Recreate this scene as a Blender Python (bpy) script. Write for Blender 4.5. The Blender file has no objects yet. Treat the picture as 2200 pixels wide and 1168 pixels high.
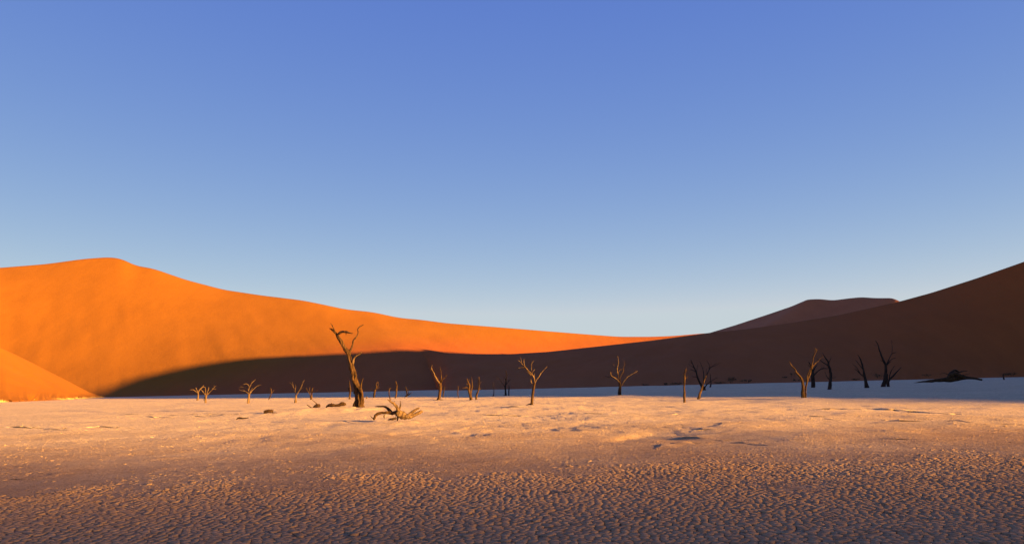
import bpy, math, random
import numpy as np
from mathutils import Matrix, Vector
random.seed(7); RNG = np.random.default_rng(11)
sc = bpy.context.scene
COL = sc.collection
# ------------------------------------------------------------------ camera, sky, sun, exposure
F, CX, CY, HC = 1490.0, 1100.0, 827.0, 2.0          # focal length and principal point for a 2200 px wide frame, eye height
TH = math.atan(0.0228); CT, ST = math.cos(TH), math.sin(TH)   # the photograph is tilted by 1.3 degrees
cam = bpy.data.cameras.new('camera'); cam_o = bpy.data.objects.new('camera', cam); COL.objects.link(cam_o)
cam.sensor_width = 36.0; cam.lens = F / 2200 * 36; cam.shift_y = (CY - 584) / 2200
cam.clip_start = 0.1; cam.clip_end = 20000
cam_o.matrix_world = Matrix(((CT, ST, 0, 0), (0, 0, -1, 0), (-ST, CT, 0, HC), (0, 0, 0, 1)))
sc.camera = cam_o
SUN_EL = math.atan(0.15)
PHI = math.atan2(0.43, 0.9)                          # sun to the right and a little behind the camera
SH = np.array((math.cos(PHI), -math.sin(PHI))); PH = np.array((math.sin(PHI), math.cos(PHI)))
SUN = Vector((SH[0] * math.cos(SUN_EL), SH[1] * math.cos(SUN_EL), math.sin(SUN_EL)))
world = bpy.data.worlds.new('World'); sc.world = world; world.use_nodes = True
wn, wl = world.node_tree.nodes, world.node_tree.links
sky = wn.new('ShaderNodeTexSky'); sky.sky_type = 'NISHITA'; sky.sun_disc = False
sky.sun_elevation = SUN_EL; sky.sun_rotation = math.atan2(SUN.x, SUN.y)
sky.altitude = 500; sky.air_density = 1.0; sky.dust_density = 0.4; sky.ozone_density = 3.0
bg = wn['Background']; bg.inputs['Strength'].default_value = 0.05
# gentle tone curve per channel, the same over the whole sky: a violet blue above, a pale whitish horizon
sep = wn.new('ShaderNodeSeparateColor'); com = wn.new('ShaderNodeCombineColor'); 
# the photograph's sky hardly changes from left to right: mix the sky with its own profile along the viewing direction
tcw = wn.new('ShaderNodeTexCoord'); sw = wn.new('ShaderNodeSeparateXYZ'); wl.new(tcw.outputs['Generated'], sw.inputs[0])
sq = wn.new('ShaderNodeMath'); sq.operation = 'MULTIPLY'; wl.new(sw.outputs[2], sq.inputs[0]); wl.new(sw.outputs[2], sq.inputs[1])
om = wn.new('ShaderNodeMath'); om.operation = 'SUBTRACT'; om.inputs[0].default_value = 1.0; wl.new(sq.outputs[0], om.inputs[1])
rt = wn.new('ShaderNodeMath'); rt.operation = 'SQRT'; rt.use_clamp = True; wl.new(om.outputs[0], rt.inputs[0])
cw = wn.new('ShaderNodeCombineXYZ'); cw.inputs[0].default_value = 0.0; wl.new(rt.outputs[0], cw.inputs[1]); wl.new(sw.outputs[2], cw.inputs[2])
sky2 = wn.new('ShaderNodeTexSky'); sky2.sky_type = 'NISHITA'; sky2.sun_disc = False
for k in ('sun_elevation', 'sun_rotation', 'altitude', 'air_density', 'dust_density', 'ozone_density'): setattr(sky2, k, getattr(sky, k))
wl.new(cw.outputs[0], sky2.inputs[0])
mx = wn.new('ShaderNodeMix'); mx.data_type = 'RGBA'; mx.inputs[0].default_value = 0.85; wl.new(sky.outputs[0], mx.inputs[6]); wl.new(sky2.outputs[0], mx.inputs[7])
wl.new(mx.outputs[2], sep.inputs[0])
KE = 0.05 * 2 ** 2.4
for i, (k, g, top) in enumerate(((1.40, 1.2, .56), (.80, 1.0, .64), (.70, .22, .70))):
    v = sep.outputs[i]
    for op, val in (('MULTIPLY', KE), ('POWER', g), ('MULTIPLY', k), ('MINIMUM', top), ('DIVIDE', KE)):
        n = wn.new('ShaderNodeMath'); n.operation = op; wl.new(v, n.inputs[0]); n.inputs[1].default_value = val; v = n.outputs[0]
    wl.new(v, com.inputs[i])
wl.new(com.outputs[0], bg.inputs['Color'])
sun = bpy.data.lights.new('sun', 'SUN'); sun.energy = 4.7; sun.angle = math.radians(0.55); sun.color = (1.0, 0.53, 0.125)
sun_o = bpy.data.objects.new('sun', sun); COL.objects.link(sun_o)
sun_o.rotation_euler = SUN.to_track_quat('Z', 'Y').to_euler()
vs = sc.view_settings; vs.view_transform = 'Standard'; vs.look = 'None'; vs.gamma = 1; vs.exposure = 2.4; vs.use_curve_mapping = False
sc.cycles.max_bounces = 5; sc.cycles.diffuse_bounces = 3

# ------------------------------------------------------------------ helpers
def ray(x, y):
    dx = x - CX; dy = CY - y
    return (dx * CT + dy * ST) / F, (-dx * ST + dy * CT) / F
def at(x, y, Y):
    r, e = ray(x, y); return np.array((r * Y, Y, HC + e * Y))
def gnd(x, y):
    r, e = ray(x, y); Y = -HC / e; return np.array((r * Y, Y, 0.0))
def tag(o, label=None, cat=None, group=None, kind=None):
    if label: o['label'] = label
    if cat: o['category'] = cat
    if group: o['group'] = group
    if kind: o['kind'] = kind
    return o
def link(name, me, mat=None, parent=None, smooth=True):
    if mat: me.materials.append(mat)
    if smooth: me.polygons.foreach_set('use_smooth', np.ones(len(me.polygons), bool))
    o = bpy.data.objects.new(name, me); COL.objects.link(o)
    if parent: o.parent = parent
    return o
def mesh_np(name, V, faces):
    """V (n,3); faces: list of int arrays (m,k)"""
    me = bpy.data.meshes.new(name); me.vertices.add(len(V)); me.vertices.foreach_set('co', np.asarray(V, np.float32).ravel())
    li = np.concatenate([f.ravel() for f in faces]).astype(np.int32)
    ln = np.concatenate([np.full(len(f), f.shape[1], np.int32) for f in faces])
    me.loops.add(len(li)); me.loops.foreach_set('vertex_index', li)
    me.polygons.add(len(ln)); me.polygons.foreach_set('loop_start', np.concatenate(([0], np.cumsum(ln)[:-1])).astype(np.int32))
    me.update(calc_edges=True); return me
def grid_mesh(name, P):
    n, m = P.shape[:2]; i = np.arange(n * m).reshape(n, m)
    f = np.stack((i[:-1, :-1], i[1:, :-1], i[1:, 1:], i[:-1, 1:]), -1).reshape(-1, 4)
    return mesh_np(name, P.reshape(-1, 3), [f])
def _h(ix, iy, s):
    h = (ix.astype(np.int64) * 374761393 + iy.astype(np.int64) * 668265263 + s * 974634777) & 0xffffffff
    h = ((h ^ (h >> 13)) * 1274126177) & 0xffffffff
    return ((h ^ (h >> 16)) & 0xffff) / 65535.0
def noise(x, y, s=0):
    x = np.asarray(x, float); y = np.asarray(y, float)
    ix = np.floor(x); iy = np.floor(y); fx = x - ix; fy = y - iy
    fx = fx * fx * fx * (fx * (fx * 6 - 15) + 10); fy = fy * fy * fy * (fy * (fy * 6 - 15) + 10)
    a = _h(ix, iy, s); b = _h(ix + 1, iy, s); c = _h(ix, iy + 1, s); d = _h(ix + 1, iy + 1, s)
    return ((a + (b - a) * fx) * (1 - fy) + (c + (d - c) * fx) * fy) * 2 - 1
def fbm(x, y, s=0, o=4, g=0.5):
    t = 0; a = 1
    for k in range(o):
        t = t + a * noise(x * 2 ** k + 13.7 * k, y * 2 ** k - 7.3 * k, s + k); a *= g
    return t
def sstep(a, b, x):
    t = np.clip((x - a) / (b - a), 0, 1); return t * t * (3 - 2 * t)

# ------------------------------------------------------------------ materials
def new_mat(name, rough=0.95):
    m = bpy.data.materials.new(name); m.use_nodes = True; nt = m.node_tree
    b = nt.nodes['Principled BSDF']; b.inputs['Roughness'].default_value = rough; b.inputs['Specular IOR Level'].default_value = 0.1
    return m, nt, b
def N(nt, t, **k):
    n = nt.nodes.new(t)
    for a, v in k.items(): setattr(n, a, v)
    return n
def ramp(nt, fac, stops):
    r = N(nt, 'ShaderNodeValToRGB'); e = r.color_ramp.elements
    while len(e) < len(stops): e.new(0.5)
    for el, (p, c) in zip(e, stops): el.position = p; el.color = (*c, 1)
    nt.links.new(fac, r.inputs[0]); return r.outputs[0]
def ntex(nt, scale, detail=4, vec=None, rough=0.6):
    n = N(nt, 'ShaderNodeTexNoise'); n.inputs['Scale'].default_value = scale; n.inputs['Detail'].default_value = detail
    n.inputs['Roughness'].default_value = rough
    if vec: nt.links.new(vec, n.inputs['Vector'])
    return n.outputs['Fac']
def mixc(nt, fac, a, b, mode='MIX'):
    m = N(nt, 'ShaderNodeMix', data_type='RGBA', blend_type=mode)
    for s, v in ((m.inputs[0], fac), (m.inputs[6], a), (m.inputs[7], b)):
        if hasattr(v, 'is_output'): nt.links.new(v, s)
        elif isinstance(v, (int, float)): s.default_value = v
        else: s.default_value = (*v, 1)
    return m.outputs[2]
def bump(nt, b, h, dist, strength=1.0, prev=None):
    n = N(nt, 'ShaderNodeBump'); n.inputs['Distance'].default_value = dist; n.inputs['Strength'].default_value = strength
    nt.links.new(h, n.inputs['Height'])
    if prev: nt.links.new(prev, n.inputs['Normal'])
    nt.links.new(n.outputs[0], b.inputs['Normal']); return n.outputs[0]

def clay_material(name, plates=False):
    m, nt, b = new_mat(name)
    geo = N(nt, 'ShaderNodeNewGeometry'); pos = geo.outputs['Position']
    c = ramp(nt, ntex(nt, 0.12, 5, pos), [(0.3, (0.655, 0.495, 0.275)), (0.7, (0.755, 0.575, 0.325))])
    # near clay painted browner and darker, the foreground dimness put into its colour
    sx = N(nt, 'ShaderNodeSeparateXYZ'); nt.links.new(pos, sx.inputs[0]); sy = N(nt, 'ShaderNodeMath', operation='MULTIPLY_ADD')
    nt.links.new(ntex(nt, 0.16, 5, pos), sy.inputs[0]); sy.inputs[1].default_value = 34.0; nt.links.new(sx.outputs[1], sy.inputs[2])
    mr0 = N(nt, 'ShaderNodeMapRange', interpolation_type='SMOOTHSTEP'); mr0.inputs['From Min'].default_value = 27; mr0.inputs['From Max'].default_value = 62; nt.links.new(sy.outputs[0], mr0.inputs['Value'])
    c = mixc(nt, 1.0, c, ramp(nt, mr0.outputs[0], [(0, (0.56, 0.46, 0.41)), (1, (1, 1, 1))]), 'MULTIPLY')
    fine = ntex(nt, 2.3, 6, pos, 0.75)
    c = mixc(nt, 1.0, c, ramp(nt, fine, [(0.3, (0.74, 0.71, 0.68)), (0.72, (1.08, 1.06, 1.04))]), 'MULTIPLY')
    grain = ntex(nt, 11.0, 5, pos, 0.8)
    c = mixc(nt, 1.0, c, ramp(nt, grain, [(0.3, (0.58, 0.55, 0.54)), (0.5, (1.04, 1.04, 1.04)), (0.72, (1.22, 1.21, 1.20))]), 'MULTIPLY')
    if plates:
        c = mixc(nt, 1.0, c, ramp(nt, geo.outputs['Random Per Island'], [(0, (0.90, 0.89, 0.88)), (1, (1.03, 1.03, 1.03))]), 'MULTIPLY')
    nt.links.new(c, b.inputs['Base Color'])
    p = None
    if not plates:
        v = N(nt, 'ShaderNodeTexVoronoi', feature='DISTANCE_TO_EDGE'); v.inputs['Scale'].default_value = 7.0
        wv = N(nt, 'ShaderNodeVectorMath', operation='ADD'); nz = N(nt, 'ShaderNodeTexNoise'); nz.inputs['Scale'].default_value = 1.7
        nt.links.new(pos, nz.inputs['Vector']); nt.links.new(pos, wv.inputs[0]); nt.links.new(nz.outputs['Color'], wv.inputs[1])
        nt.links.new(wv.outputs[0], v.inputs['Vector'])
        mr = N(nt, 'ShaderNodeMapRange'); mr.inputs['From Max'].default_value = 0.09; nt.links.new(v.outputs['Distance'], mr.inputs['Value'])
        p = bump(nt, b, mr.outputs[0], 0.022, 0.9)
    p = bump(nt, b, ntex(nt, 9.0, 6, pos, 0.7), 0.010 if plates else 0.045, 0.85, p)
    return m
def sand_material(name, c0, c1, r0=None, r1=None):
    m, nt, b = new_mat(name)
    geo = N(nt, 'ShaderNodeNewGeometry'); pos = geo.outputs['Position']
    mp = N(nt, 'ShaderNodeMapping'); mp.inputs['Scale'].default_value = (1, 1, 2.2); nt.links.new(pos, mp.inputs['Vector'])
    nf = ntex(nt, 0.012, 6, mp.outputs[0])
    c = ramp(nt, nf, [(0.3, c0), (0.7, c1)])
    if r0:   # shade tone put into the colour: sand turns redder towards the shaded dune wall
        dt = N(nt, 'ShaderNodeVectorMath', operation='DOT_PRODUCT'); nt.links.new(pos, dt.inputs[0]); dt.inputs[1].default_value = (1, -1.3, 0)
        mq = N(nt, 'ShaderNodeMapRange', interpolation_type='SMOOTHSTEP'); mq.inputs['From Min'].default_value = -1010; mq.inputs['From Max'].default_value = -850; nt.links.new(dt.outputs['Value'], mq.inputs['Value'])
        c = mixc(nt, mq.outputs[0], c, ramp(nt, nf, [(0.3, r0), (0.7, r1)]))
    c = mixc(nt, 1.0, c, ramp(nt, ntex(nt, 0.9, 5, pos, 0.8), [(0.25, (0.86, 0.85, 0.84)), (0.75, (1.08, 1.07, 1.06))]), 'MULTIPLY')
    ms = N(nt, 'ShaderNodeMapping'); ms.inputs['Scale'].default_value = (1, .16, .16); ms.inputs['Rotation'].default_value = (0, 0, .5); nt.links.new(pos, ms.inputs['Vector'])
    c = mixc(nt, 1.0, c, ramp(nt, ntex(nt, 0.11, 6, ms.outputs[0], 0.7), [(0.3, (0.94, 0.93, 0.92)), (0.7, (1.04, 1.04, 1.04))]), 'MULTIPLY')
    nt.links.new(c, b.inputs['Base Color'])
    w = N(nt, 'ShaderNodeTexWave'); w.inputs['Scale'].default_value = 0.35; w.inputs['Distortion'].default_value = 9; w.inputs['Detail'].default_value = 3
    w.inputs['Detail Scale'].default_value = 0.4
    nt.links.new(mp.outputs[0], w.inputs['Vector'])
    p = bump(nt, b, w.outputs['Fac'], 0.10, 0.35)
    bump(nt, b, ntex(nt, 0.25, 7, pos, 0.72), 0.6, 0.5, p)
    return m
def wood_material(name, dark, mid, light):
    m, nt, b = new_mat(name, 0.8)
    tc = N(nt, 'ShaderNodeTexCoord'); mp = N(nt, 'ShaderNodeMapping'); mp.inputs['Scale'].default_value = (1, 1, 0.14)
    mp.inputs['Rotation'].default_value = (0, 0.2, 0)
    nt.links.new(tc.outputs['Object'], mp.inputs['Vector'])
    g = ntex(nt, 9.0, 6, mp.outputs[0], 0.7)
    c = ramp(nt, g, [(0.34, dark), (0.52, mid), (0.72, light)])
    c = mixc(nt, 1.0, c, ramp(nt, ntex(nt, 1.6, 4, tc.outputs['Object']), [(0.35, (0.6, 0.58, 0.56)), (0.65, (1.1, 1.08, 1.06))]), 'MULTIPLY')
    nt.links.new(c, b.inputs['Base Color'])
    bump(nt, b, g, 0.09, 1.0)
    return m
def plain(name, c0, c1, scale, rough=0.9):
    m, nt, b = new_mat(name, rough)
    nt.links.new(ramp(nt, ntex(nt, scale, 4), [(0.35, c0), (0.65, c1)]), b.inputs['Base Color']); return m
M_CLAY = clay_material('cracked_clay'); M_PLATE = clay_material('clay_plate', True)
M_SAND = sand_material('orange_dune_sand', (0.28, 0.102, 0.007), (0.32, 0.119, 0.009), (0.325, 0.087, 0.016), (0.37, 0.101, 0.019))
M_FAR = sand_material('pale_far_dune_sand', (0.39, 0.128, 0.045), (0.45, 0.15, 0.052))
M_GOLD = sand_material('golden_dune_sand', (0.255, 0.091, 0.006), (0.29, 0.107, 0.008))
M_SAND2 = sand_material('red_dune_sand', (0.30, 0.098, 0.036), (0.34, 0.112, 0.042))
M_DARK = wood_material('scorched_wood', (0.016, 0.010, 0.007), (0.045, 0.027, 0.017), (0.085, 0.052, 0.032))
M_WOOD = wood_material('weathered_wood', (0.011, 0.006, 0.003), (0.068, 0.036, 0.014), (0.155, 0.087, 0.035))
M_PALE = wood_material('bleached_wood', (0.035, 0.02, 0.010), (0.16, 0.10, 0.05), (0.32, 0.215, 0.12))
M_BUSH = plain('shrub_leaf', (0.035, 0.032, 0.018), (0.07, 0.06, 0.03), 3)
M_GRASS = plain('dry_grass', (0.42, 0.27, 0.10), (0.60, 0.42, 0.17), 2)

# ------------------------------------------------------------------ the pan
def seg_ridge(x, y, pts, w, amp):
    """ridge of height amp and half width w along a polyline on the ground"""
    d = np.full(np.shape(x), 1e9)
    for (x0, y0), (x1, y1) in zip(pts[:-1], pts[1:]):
        vx, vy = x1 - x0, y1 - y0; t = np.clip(((x - x0) * vx + (y - y0) * vy) / (vx * vx + vy * vy), 0, 1)
        w = max(w, .017 * y0); d = np.minimum(d, np.hypot(x - x0 - t * vx, y - y0 - t * vy))
    return amp * np.exp(-(d / w) ** 2)
def gp(*pp): return [tuple(gnd(a, b)[:2]) for a, b in pp]
LEDGES = [(gp((1780, 905), (1900, 907), (2050, 910), (2200, 914)), .25, .07), (gp((1240, 899), (1330, 895), (1460, 892)), .3, .05),
          (gp((1000, 893), (1250, 891), (1460, 889)), .35, .05), (gp((0, 921), (90, 925), (140, 927)), .2, .07),
          (gp((70, 926), (130, 921), (250, 920), (340, 917)), .3, .06), (gp((0, 1029), (80, 1024), (180, 1011)), .14, .045),
          (gp((290, 989), (360, 984), (450, 976)), .15, .05), (gp((290, 896), (420, 893), (520, 890)), .45, .08),
          (gp((1030, 939), (1060, 936), (1120, 928)), .18, .06), (gp((1640, 884), (1740, 882), (1830, 885)), .4, .07),
          (gp((1780, 884), (1860, 882), (1930, 885), (2050, 888)), .4, .09), (gp((1680, 900), (1720, 899), (1770, 900)), .3, .07),
          (gp((1840, 938), (1900, 936), (1960, 934)), .2, .06), (gp((2130, 931), (2180, 930)), .25, .07),
          (gp((1410, 962), (1440, 957), (1500, 950)), .16, .05), (gp((560, 886), (640, 884), (760, 882)), .4, .06)]
MOUNDS = [(gnd(772, 884), 3.2, .20), (gnd(860, 912), 2.6, .16), (gnd(690, 886), 4.0, .20), (gnd(590, 889), 3.2, .14), (gnd(740, 908), 3.0, .05),
          (gnd(1331, 852), 2.4, .18), (gnd(1725, 860), 2.2, .18), (gnd(945, 858), 2.2, .15), (gnd(1142, 873), 1.8, .10)]
def H(x, y):
    x = np.asarray(x, float); y = np.asarray(y, float)
    a = x * SH[0] + y * SH[1]; p = x * PH[0] + y * PH[1]
    near = 1 - sstep(45, 110, np.hypot(x, y))
    z = .06 * fbm(x / 14, y / 14, 3, 3) + .022 * near * fbm(x / 2.1, y / 2.1, 8, 4)
    # low terraces of clay: a rounded noise contour with small sharp edges
    q = fbm(x / 9 + 3.1, y / 6.0, 21, 4, .55) * 2.2
    fr = q - np.floor(q)
    z = z + .045 * sstep(18, 30, y) * (1 - sstep(150, 260, y)) * (np.floor(q) + sstep(.0, .07, fr))
    for c, r, amp in MOUNDS:
        z = z + amp * np.exp(-((x - c[0]) ** 2 + (y - c[1]) ** 2) / r ** 2) * (1 + .35 * noise(x / .7, y / .7, 31))
    # shallow hollow on the right: a steep lit rim on its left, a floor that tilts away from the sun
    aw = a + .5 * noise(x / 1.1, y / 1.1, 9); t = (aw + 7.0) / 6.0; win = np.exp(-(((p - 25.3) + .4 * noise(x / .8, y / .8, 10)) / 2.1) ** 4)
    z = z + win * np.where(t < 0, -.13 * sstep(-.10, 0, t), np.where(t < 1, -.13 + .25 * t, .12 * (1 - sstep(1.0, 2.2, t))))
    return z
def axis(lo, hi, k, A):
    n0 = math.asinh(lo / A); n1 = math.asinh(hi / A); n = int((n1 - n0) / k)
    return A * np.sinh(np.linspace(n0, n1, n))
gx = axis(-4000, 4000, .015, 9.0)
gy = np.concatenate((-np.geomspace(400, 4, 22), axis(3.0, 4500, .0105, 9.0)))
GX, GY = np.meshgrid(gx, gy)
PLATE_END = 25.0
def patchy(x, y): return y + 1.6 * noise(x / 5, y / 3, 57) + 2.4 * noise(x / 1.3, y / 1.3, 58)
def in_plates(x, y): return (1 - sstep(8.5, 18, patchy(x, y))) * sstep(4.0, 6.0, y)
GZ = H(GX, GY) - .035 * in_plates(GX, GY)
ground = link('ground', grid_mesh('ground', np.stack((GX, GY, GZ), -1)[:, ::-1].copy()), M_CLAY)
tag(ground, 'pale cracked clay floor of the dry pan', kind='structure')
LEDGES += [(gp((1478, 931), (1530, 921), (1560, 914), (1640, 909)), .2, .05), (gp((1478, 932), (1500, 936), (1470, 940), (1560, 951), (1690, 965)), .2, .05), (gp((200, 893), (330, 891), (480, 888)), .3, .05),
           (gp((1690, 944), (1800, 946), (1950, 953)), .2, .05), (gp((860, 893), (900, 892), (960, 893)), .3, .05), (gp((1070, 874), (1110, 873)), .4, .08), (gp((1075, 877), (1125, 876)), .4, .1)]
def ledge(pts, w, amp, seed):
    # a broken crust edge: ragged ribbon with a steep side and a long gentle side
    P = np.array(pts); d = np.concatenate(([0], np.cumsum(np.hypot(*np.diff(P, axis=0).T)))); n = max(int(d[-1] / (.006 * P[:, 1].mean())), 12); t = np.linspace(0, d[-1], n)
    x = np.interp(t, d, P[:, 0]); y = np.interp(t, d, P[:, 1]); x = x + .5 * w * fbm(t / .5, t * 0 + seed, 3, 3); y = y + 1.2 * w * fbm(t / .7, t * 0 + seed, 5, 3)
    h = amp * np.clip(.35 + 1.1 * fbm(t / .9, t * 0 + seed, 7, 3), 0, 1.4) * np.sin(np.pi * np.linspace(0, 1, n)) ** .5
    out = []
    for k, (o, q) in enumerate(((-2.4, -.02), (-.9, .62), (0, 1.0), (.18, .85), (.3, -.02))):    # gentle on the sunny side, steep on the far left
        xx = x - SH[0] * w * o; yy = y - SH[1] * w * o * 1.0; out.append(np.stack((xx, yy, H(xx, yy) + h * q - .006), -1))
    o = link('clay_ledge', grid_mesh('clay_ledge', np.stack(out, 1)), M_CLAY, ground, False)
for k, (pts, w, amp) in enumerate(LEDGES): ledge(pts, max(w, .012 * pts[0][1]), amp, k + .3)

# clay plates of the near floor: curled polygons with real gaps between them
def build_plates():
    # irregular polygons: each plate reaches half way to its neighbours (a Voronoi cell sampled in 12 directions)
    s = .118; j0, j1 = int(6.8 / s), int(PLATE_END / s) + 3; i1 = int((.80 * PLATE_END + 4.0) / s) + 3
    II, JJ = np.meshgrid(np.arange(-i1, i1 + 1), np.arange(j0, j1 + 1), indexing='ij')
    PX = (II + RNG.uniform(-.46, .46, II.shape)) * s; PY = (JJ + RNG.uniform(-.46, .46, II.shape)) * s
    sel = (np.abs(PX) < .79 * PY + 3.0); sel[:2] = sel[-2:] = False; sel[:, :2] = sel[:, -2:] = False
    a, b = np.nonzero(sel); cen = np.stack((PX[a, b], PY[a, b]), -1)
    ang = np.radians(np.arange(12) * 30.0)[None] + RNG.random(len(cen))[:, None] * .5; ux, uy = np.cos(ang), np.sin(ang)
    rr = np.full(ang.shape, 1.0)
    for di in range(-2, 3):
        for dj in range(-2, 3):
            if di or dj:
                dx = PX[a + di, b + dj] - cen[:, 0]; dy = PY[a + di, b + dj] - cen[:, 1]
                rr = np.minimum(rr, ((dx * dx + dy * dy) / 2)[:, None] / np.maximum(dx[:, None] * ux + dy[:, None] * uy, 1e-6))
    rr = np.maximum(rr - .0025, .01) * (1 + .05 * noise(ux * 2 + cen[:, :1] * 31, uy * 2 + cen[:, 1:] * 31, 47))
    rim = cen[:, None] + np.stack((ux * rr, uy * rr), -1)
    n = len(cen)
    gap = (.925 + .065 * RNG.random(n) * np.clip(.6 + .8 * fbm(cen[:, 0] / 3, cen[:, 1] / 3, 51, 2), .2, 1.2))[:, None, None]
    rim = cen[:, None] + (rim - cen[:, None]) * np.minimum(gap, .985)
    hz = H(rim[..., 0], rim[..., 1]); hc = H(cen[:, 0], cen[:, 1])
    odd = np.where(RNG.random(n) < .12, 1.0, .13); off = RNG.normal(0, .0075, n) * odd; tx = RNG.normal(0, .045, n) * odd; ty = RNG.normal(0, .045, n) * odd
    loc = rim - cen[:, None]
    relief = np.clip(.75 + .7 * fbm(cen[:, 0] / 4, cen[:, 1] / 4, 55, 2), .25, 1.5)
    relief = relief * (1 - .45 * sstep(11, 23, cen[:, 1]))
    curl = (.0008 + .015 * RNG.random(n) * relief * (odd - .08))[:, None] * (.55 + .45 * np.cos(ang - (RNG.random(n) * 6.283)[:, None]))
    rz = hz + off[:, None] + loc[..., 0] * (tx * relief)[:, None] + loc[..., 1] * (ty * relief)[:, None] + curl + RNG.normal(0, .0007, (n, 12))
    fade = 1 - sstep(8.5, 20, patchy(cen[:, 0], cen[:, 1]))
    rz -= .014 * (1 - fade)[:, None]; cz = hc + off - .014 * (1 - fade)
    keep = fade > .015
    V = np.zeros((n, 25, 3)); V[:, 0, :2] = cen; V[:, 0, 2] = cz
    V[:, 1:13, :2] = rim; V[:, 1:13, 2] = rz; V[:, 13:, :2] = cen[:, None] + loc * .96; V[:, 13:, 2] = rz - .06
    V = V[keep]
    k = np.arange(12); k1 = (k + 1) % 12
    top = np.stack((np.zeros(12, int), 1 + k, 1 + k1), -1); side = np.stack((1 + k, 13 + k, 13 + k1, 1 + k1), -1)
    return V, top, side
PV, PTOP, PSIDE = build_plates()
# the 300 that show largest: nearest in view
r_, y_ = PV[:, 0, 0] / PV[:, 0, 1], PV[:, 0, 1]
dyv = (r_ * ST + (PV[:, 0, 2] - HC) / y_ * CT) * F; dxv = (r_ * CT - (PV[:, 0, 2] - HC) / y_ * ST) * F
vis = (np.abs(dxv) < 1085) & (CY - dyv < 1160)
size = np.hypot(*(PV[:, 1, :2] - PV[:, 7, :2]).T) / y_ ** 1.5 * vis
big = np.argsort(-size)[:300]; rest = np.setdiff1d(np.arange(len(PV)), big)
for i in big:
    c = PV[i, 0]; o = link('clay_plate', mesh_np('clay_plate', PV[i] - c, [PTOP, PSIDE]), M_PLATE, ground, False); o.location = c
nr = len(rest); base = (np.arange(nr) * 25)[:, None, None]
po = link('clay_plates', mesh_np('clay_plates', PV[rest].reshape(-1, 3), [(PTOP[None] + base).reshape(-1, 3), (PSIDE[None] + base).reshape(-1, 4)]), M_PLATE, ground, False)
tag(po, kind='stuff')
# loose curled flakes farther out on the floor
def build_flakes(n=34000):
    y = 13 + 48 * RNG.random(n) ** 1.3; x = (RNG.random(n) * 2 - 1) * (.8 * y)
    keep = fbm(x / 6, y / 5, 61, 3) + RNG.random(n) * .9 > .25; x, y = x[keep], y[keep]; n = len(x)
    L = .025 + .06 * RNG.random(n) ** 2; W = L * (.3 + .4 * RNG.random(n)); a = RNG.random(n) * 6.283; hh = .0015 + .007 * RNG.random(n) ** 2
    z = H(x, y) - .01
    tmpl = np.array([(-1, -.6, 0), (-.2, -1, 0), (1, -.5, 0), (.8, .7, 0), (-.6, 1, 0), (-.9, -.5, 1), (-.1, -.8, .8), (.8, -.4, .6), (.6, .5, 1), (-.5, .8, .7)])
    T = tmpl[None] * np.stack((L, W, hh + .01), -1)[:, None] * (1 + .25 * RNG.normal(size=(n, 10, 3)) * np.array((1, 1, .4)))
    X = T[..., 0] * np.cos(a)[:, None] - T[..., 1] * np.sin(a)[:, None] + x[:, None]
    Y = T[..., 0] * np.sin(a)[:, None] + T[..., 1] * np.cos(a)[:, None] + y[:, None]
    V = np.stack((X, Y, T[..., 2] + z[:, None]), -1)
    k = np.arange(5); k1 = (k + 1) % 5; side = np.stack((k, k1, 5 + k1, 5 + k), -1); top = np.array([[5, 6, 7, 8, 9]])
    b = (np.arange(n) * 10)[:, None, None]
    return mesh_np('clay_flakes', V.reshape(-1, 3), [(side[None] + b).reshape(-1, 4), (top[None] + b).reshape(-1, 5)])
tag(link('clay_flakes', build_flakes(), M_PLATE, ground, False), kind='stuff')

# ------------------------------------------------------------------ dunes
def loft(name, crest, foot, rows, pw, mat, label, back, relief=None, n=300, sm=2, round_=0.0):
    """crest, foot: lists of world points paired along the dune; back: vector down the far side"""
    crest = np.array(crest, float); foot = np.array(foot, float)
    t = np.concatenate(([0], np.cumsum(np.linalg.norm(np.diff(crest[:, :2], axis=0), axis=1)))); t /= t[-1]
    u = np.linspace(0, 1, n)
    I = lambda A: np.stack([np.interp(u, t, A[:, k]) for k in range(3)], -1)
    c, f = I(crest), I(foot)
    ker = np.ones(2 * sm + 1) / (2 * sm + 1)
    S = lambda A, kk: np.stack([np.convolve(np.pad(A[:, k], (len(kk) // 2,), mode='reflect', reflect_type='odd'), kk, 'valid') for k in range(3)], -1)
    c = S(c, ker); kf = np.ones(4 * sm + 1) / (4 * sm + 1); f = S(f, kf)
    fn = 5.0 * fbm(u * 37, u * 0 + len(label), 15, 4, .6) * np.clip(1 - f[:, 2], 0, 1)
    v = np.linspace(0, 1, rows)
    kc = np.hanning(85 if n > 400 else 41); kc /= kc.sum(); cs = S(c, kc)
    P = f[:, None] + (cs - f)[:, None] * v[None, :, None]
    prof = v ** pw
    P[..., 2] = f[:, None, 2] + (cs[:, 2] - f[:, 2])[:, None] * prof[None]
    P += (c - cs)[:, None] * (v ** 7)[None, :, None]
    P[:, 0, 2] -= 0.6; P[..., 1] += fn[:, None] * ((1 - v) ** 9)[None]
    if relief is not None:
        d = relief(u[:, None] + 0 * v[None], v[None] + 0 * u[:, None], P)
        P[..., 2] += d
    w = np.linspace(0, 1, 30)[1:]
    bk = np.array(back, float); bk = np.broadcast_to(bk, (n, 3)) if bk.ndim == 1 else I(bk)
    w = np.concatenate(([0.0], w)); Q = c[:, None] + bk[:, None] * w[None, :, None]
    Q[..., 2] = c[:, None, 2] - (c[:, 2] + 3)[:, None] * (1 - (1 - w) ** 1.25)[None] - .0
    P = np.concatenate((P, Q), 1)
    o = link(name, grid_mesh(name, P), mat); tag(o, label, kind='structure'); return o
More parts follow.
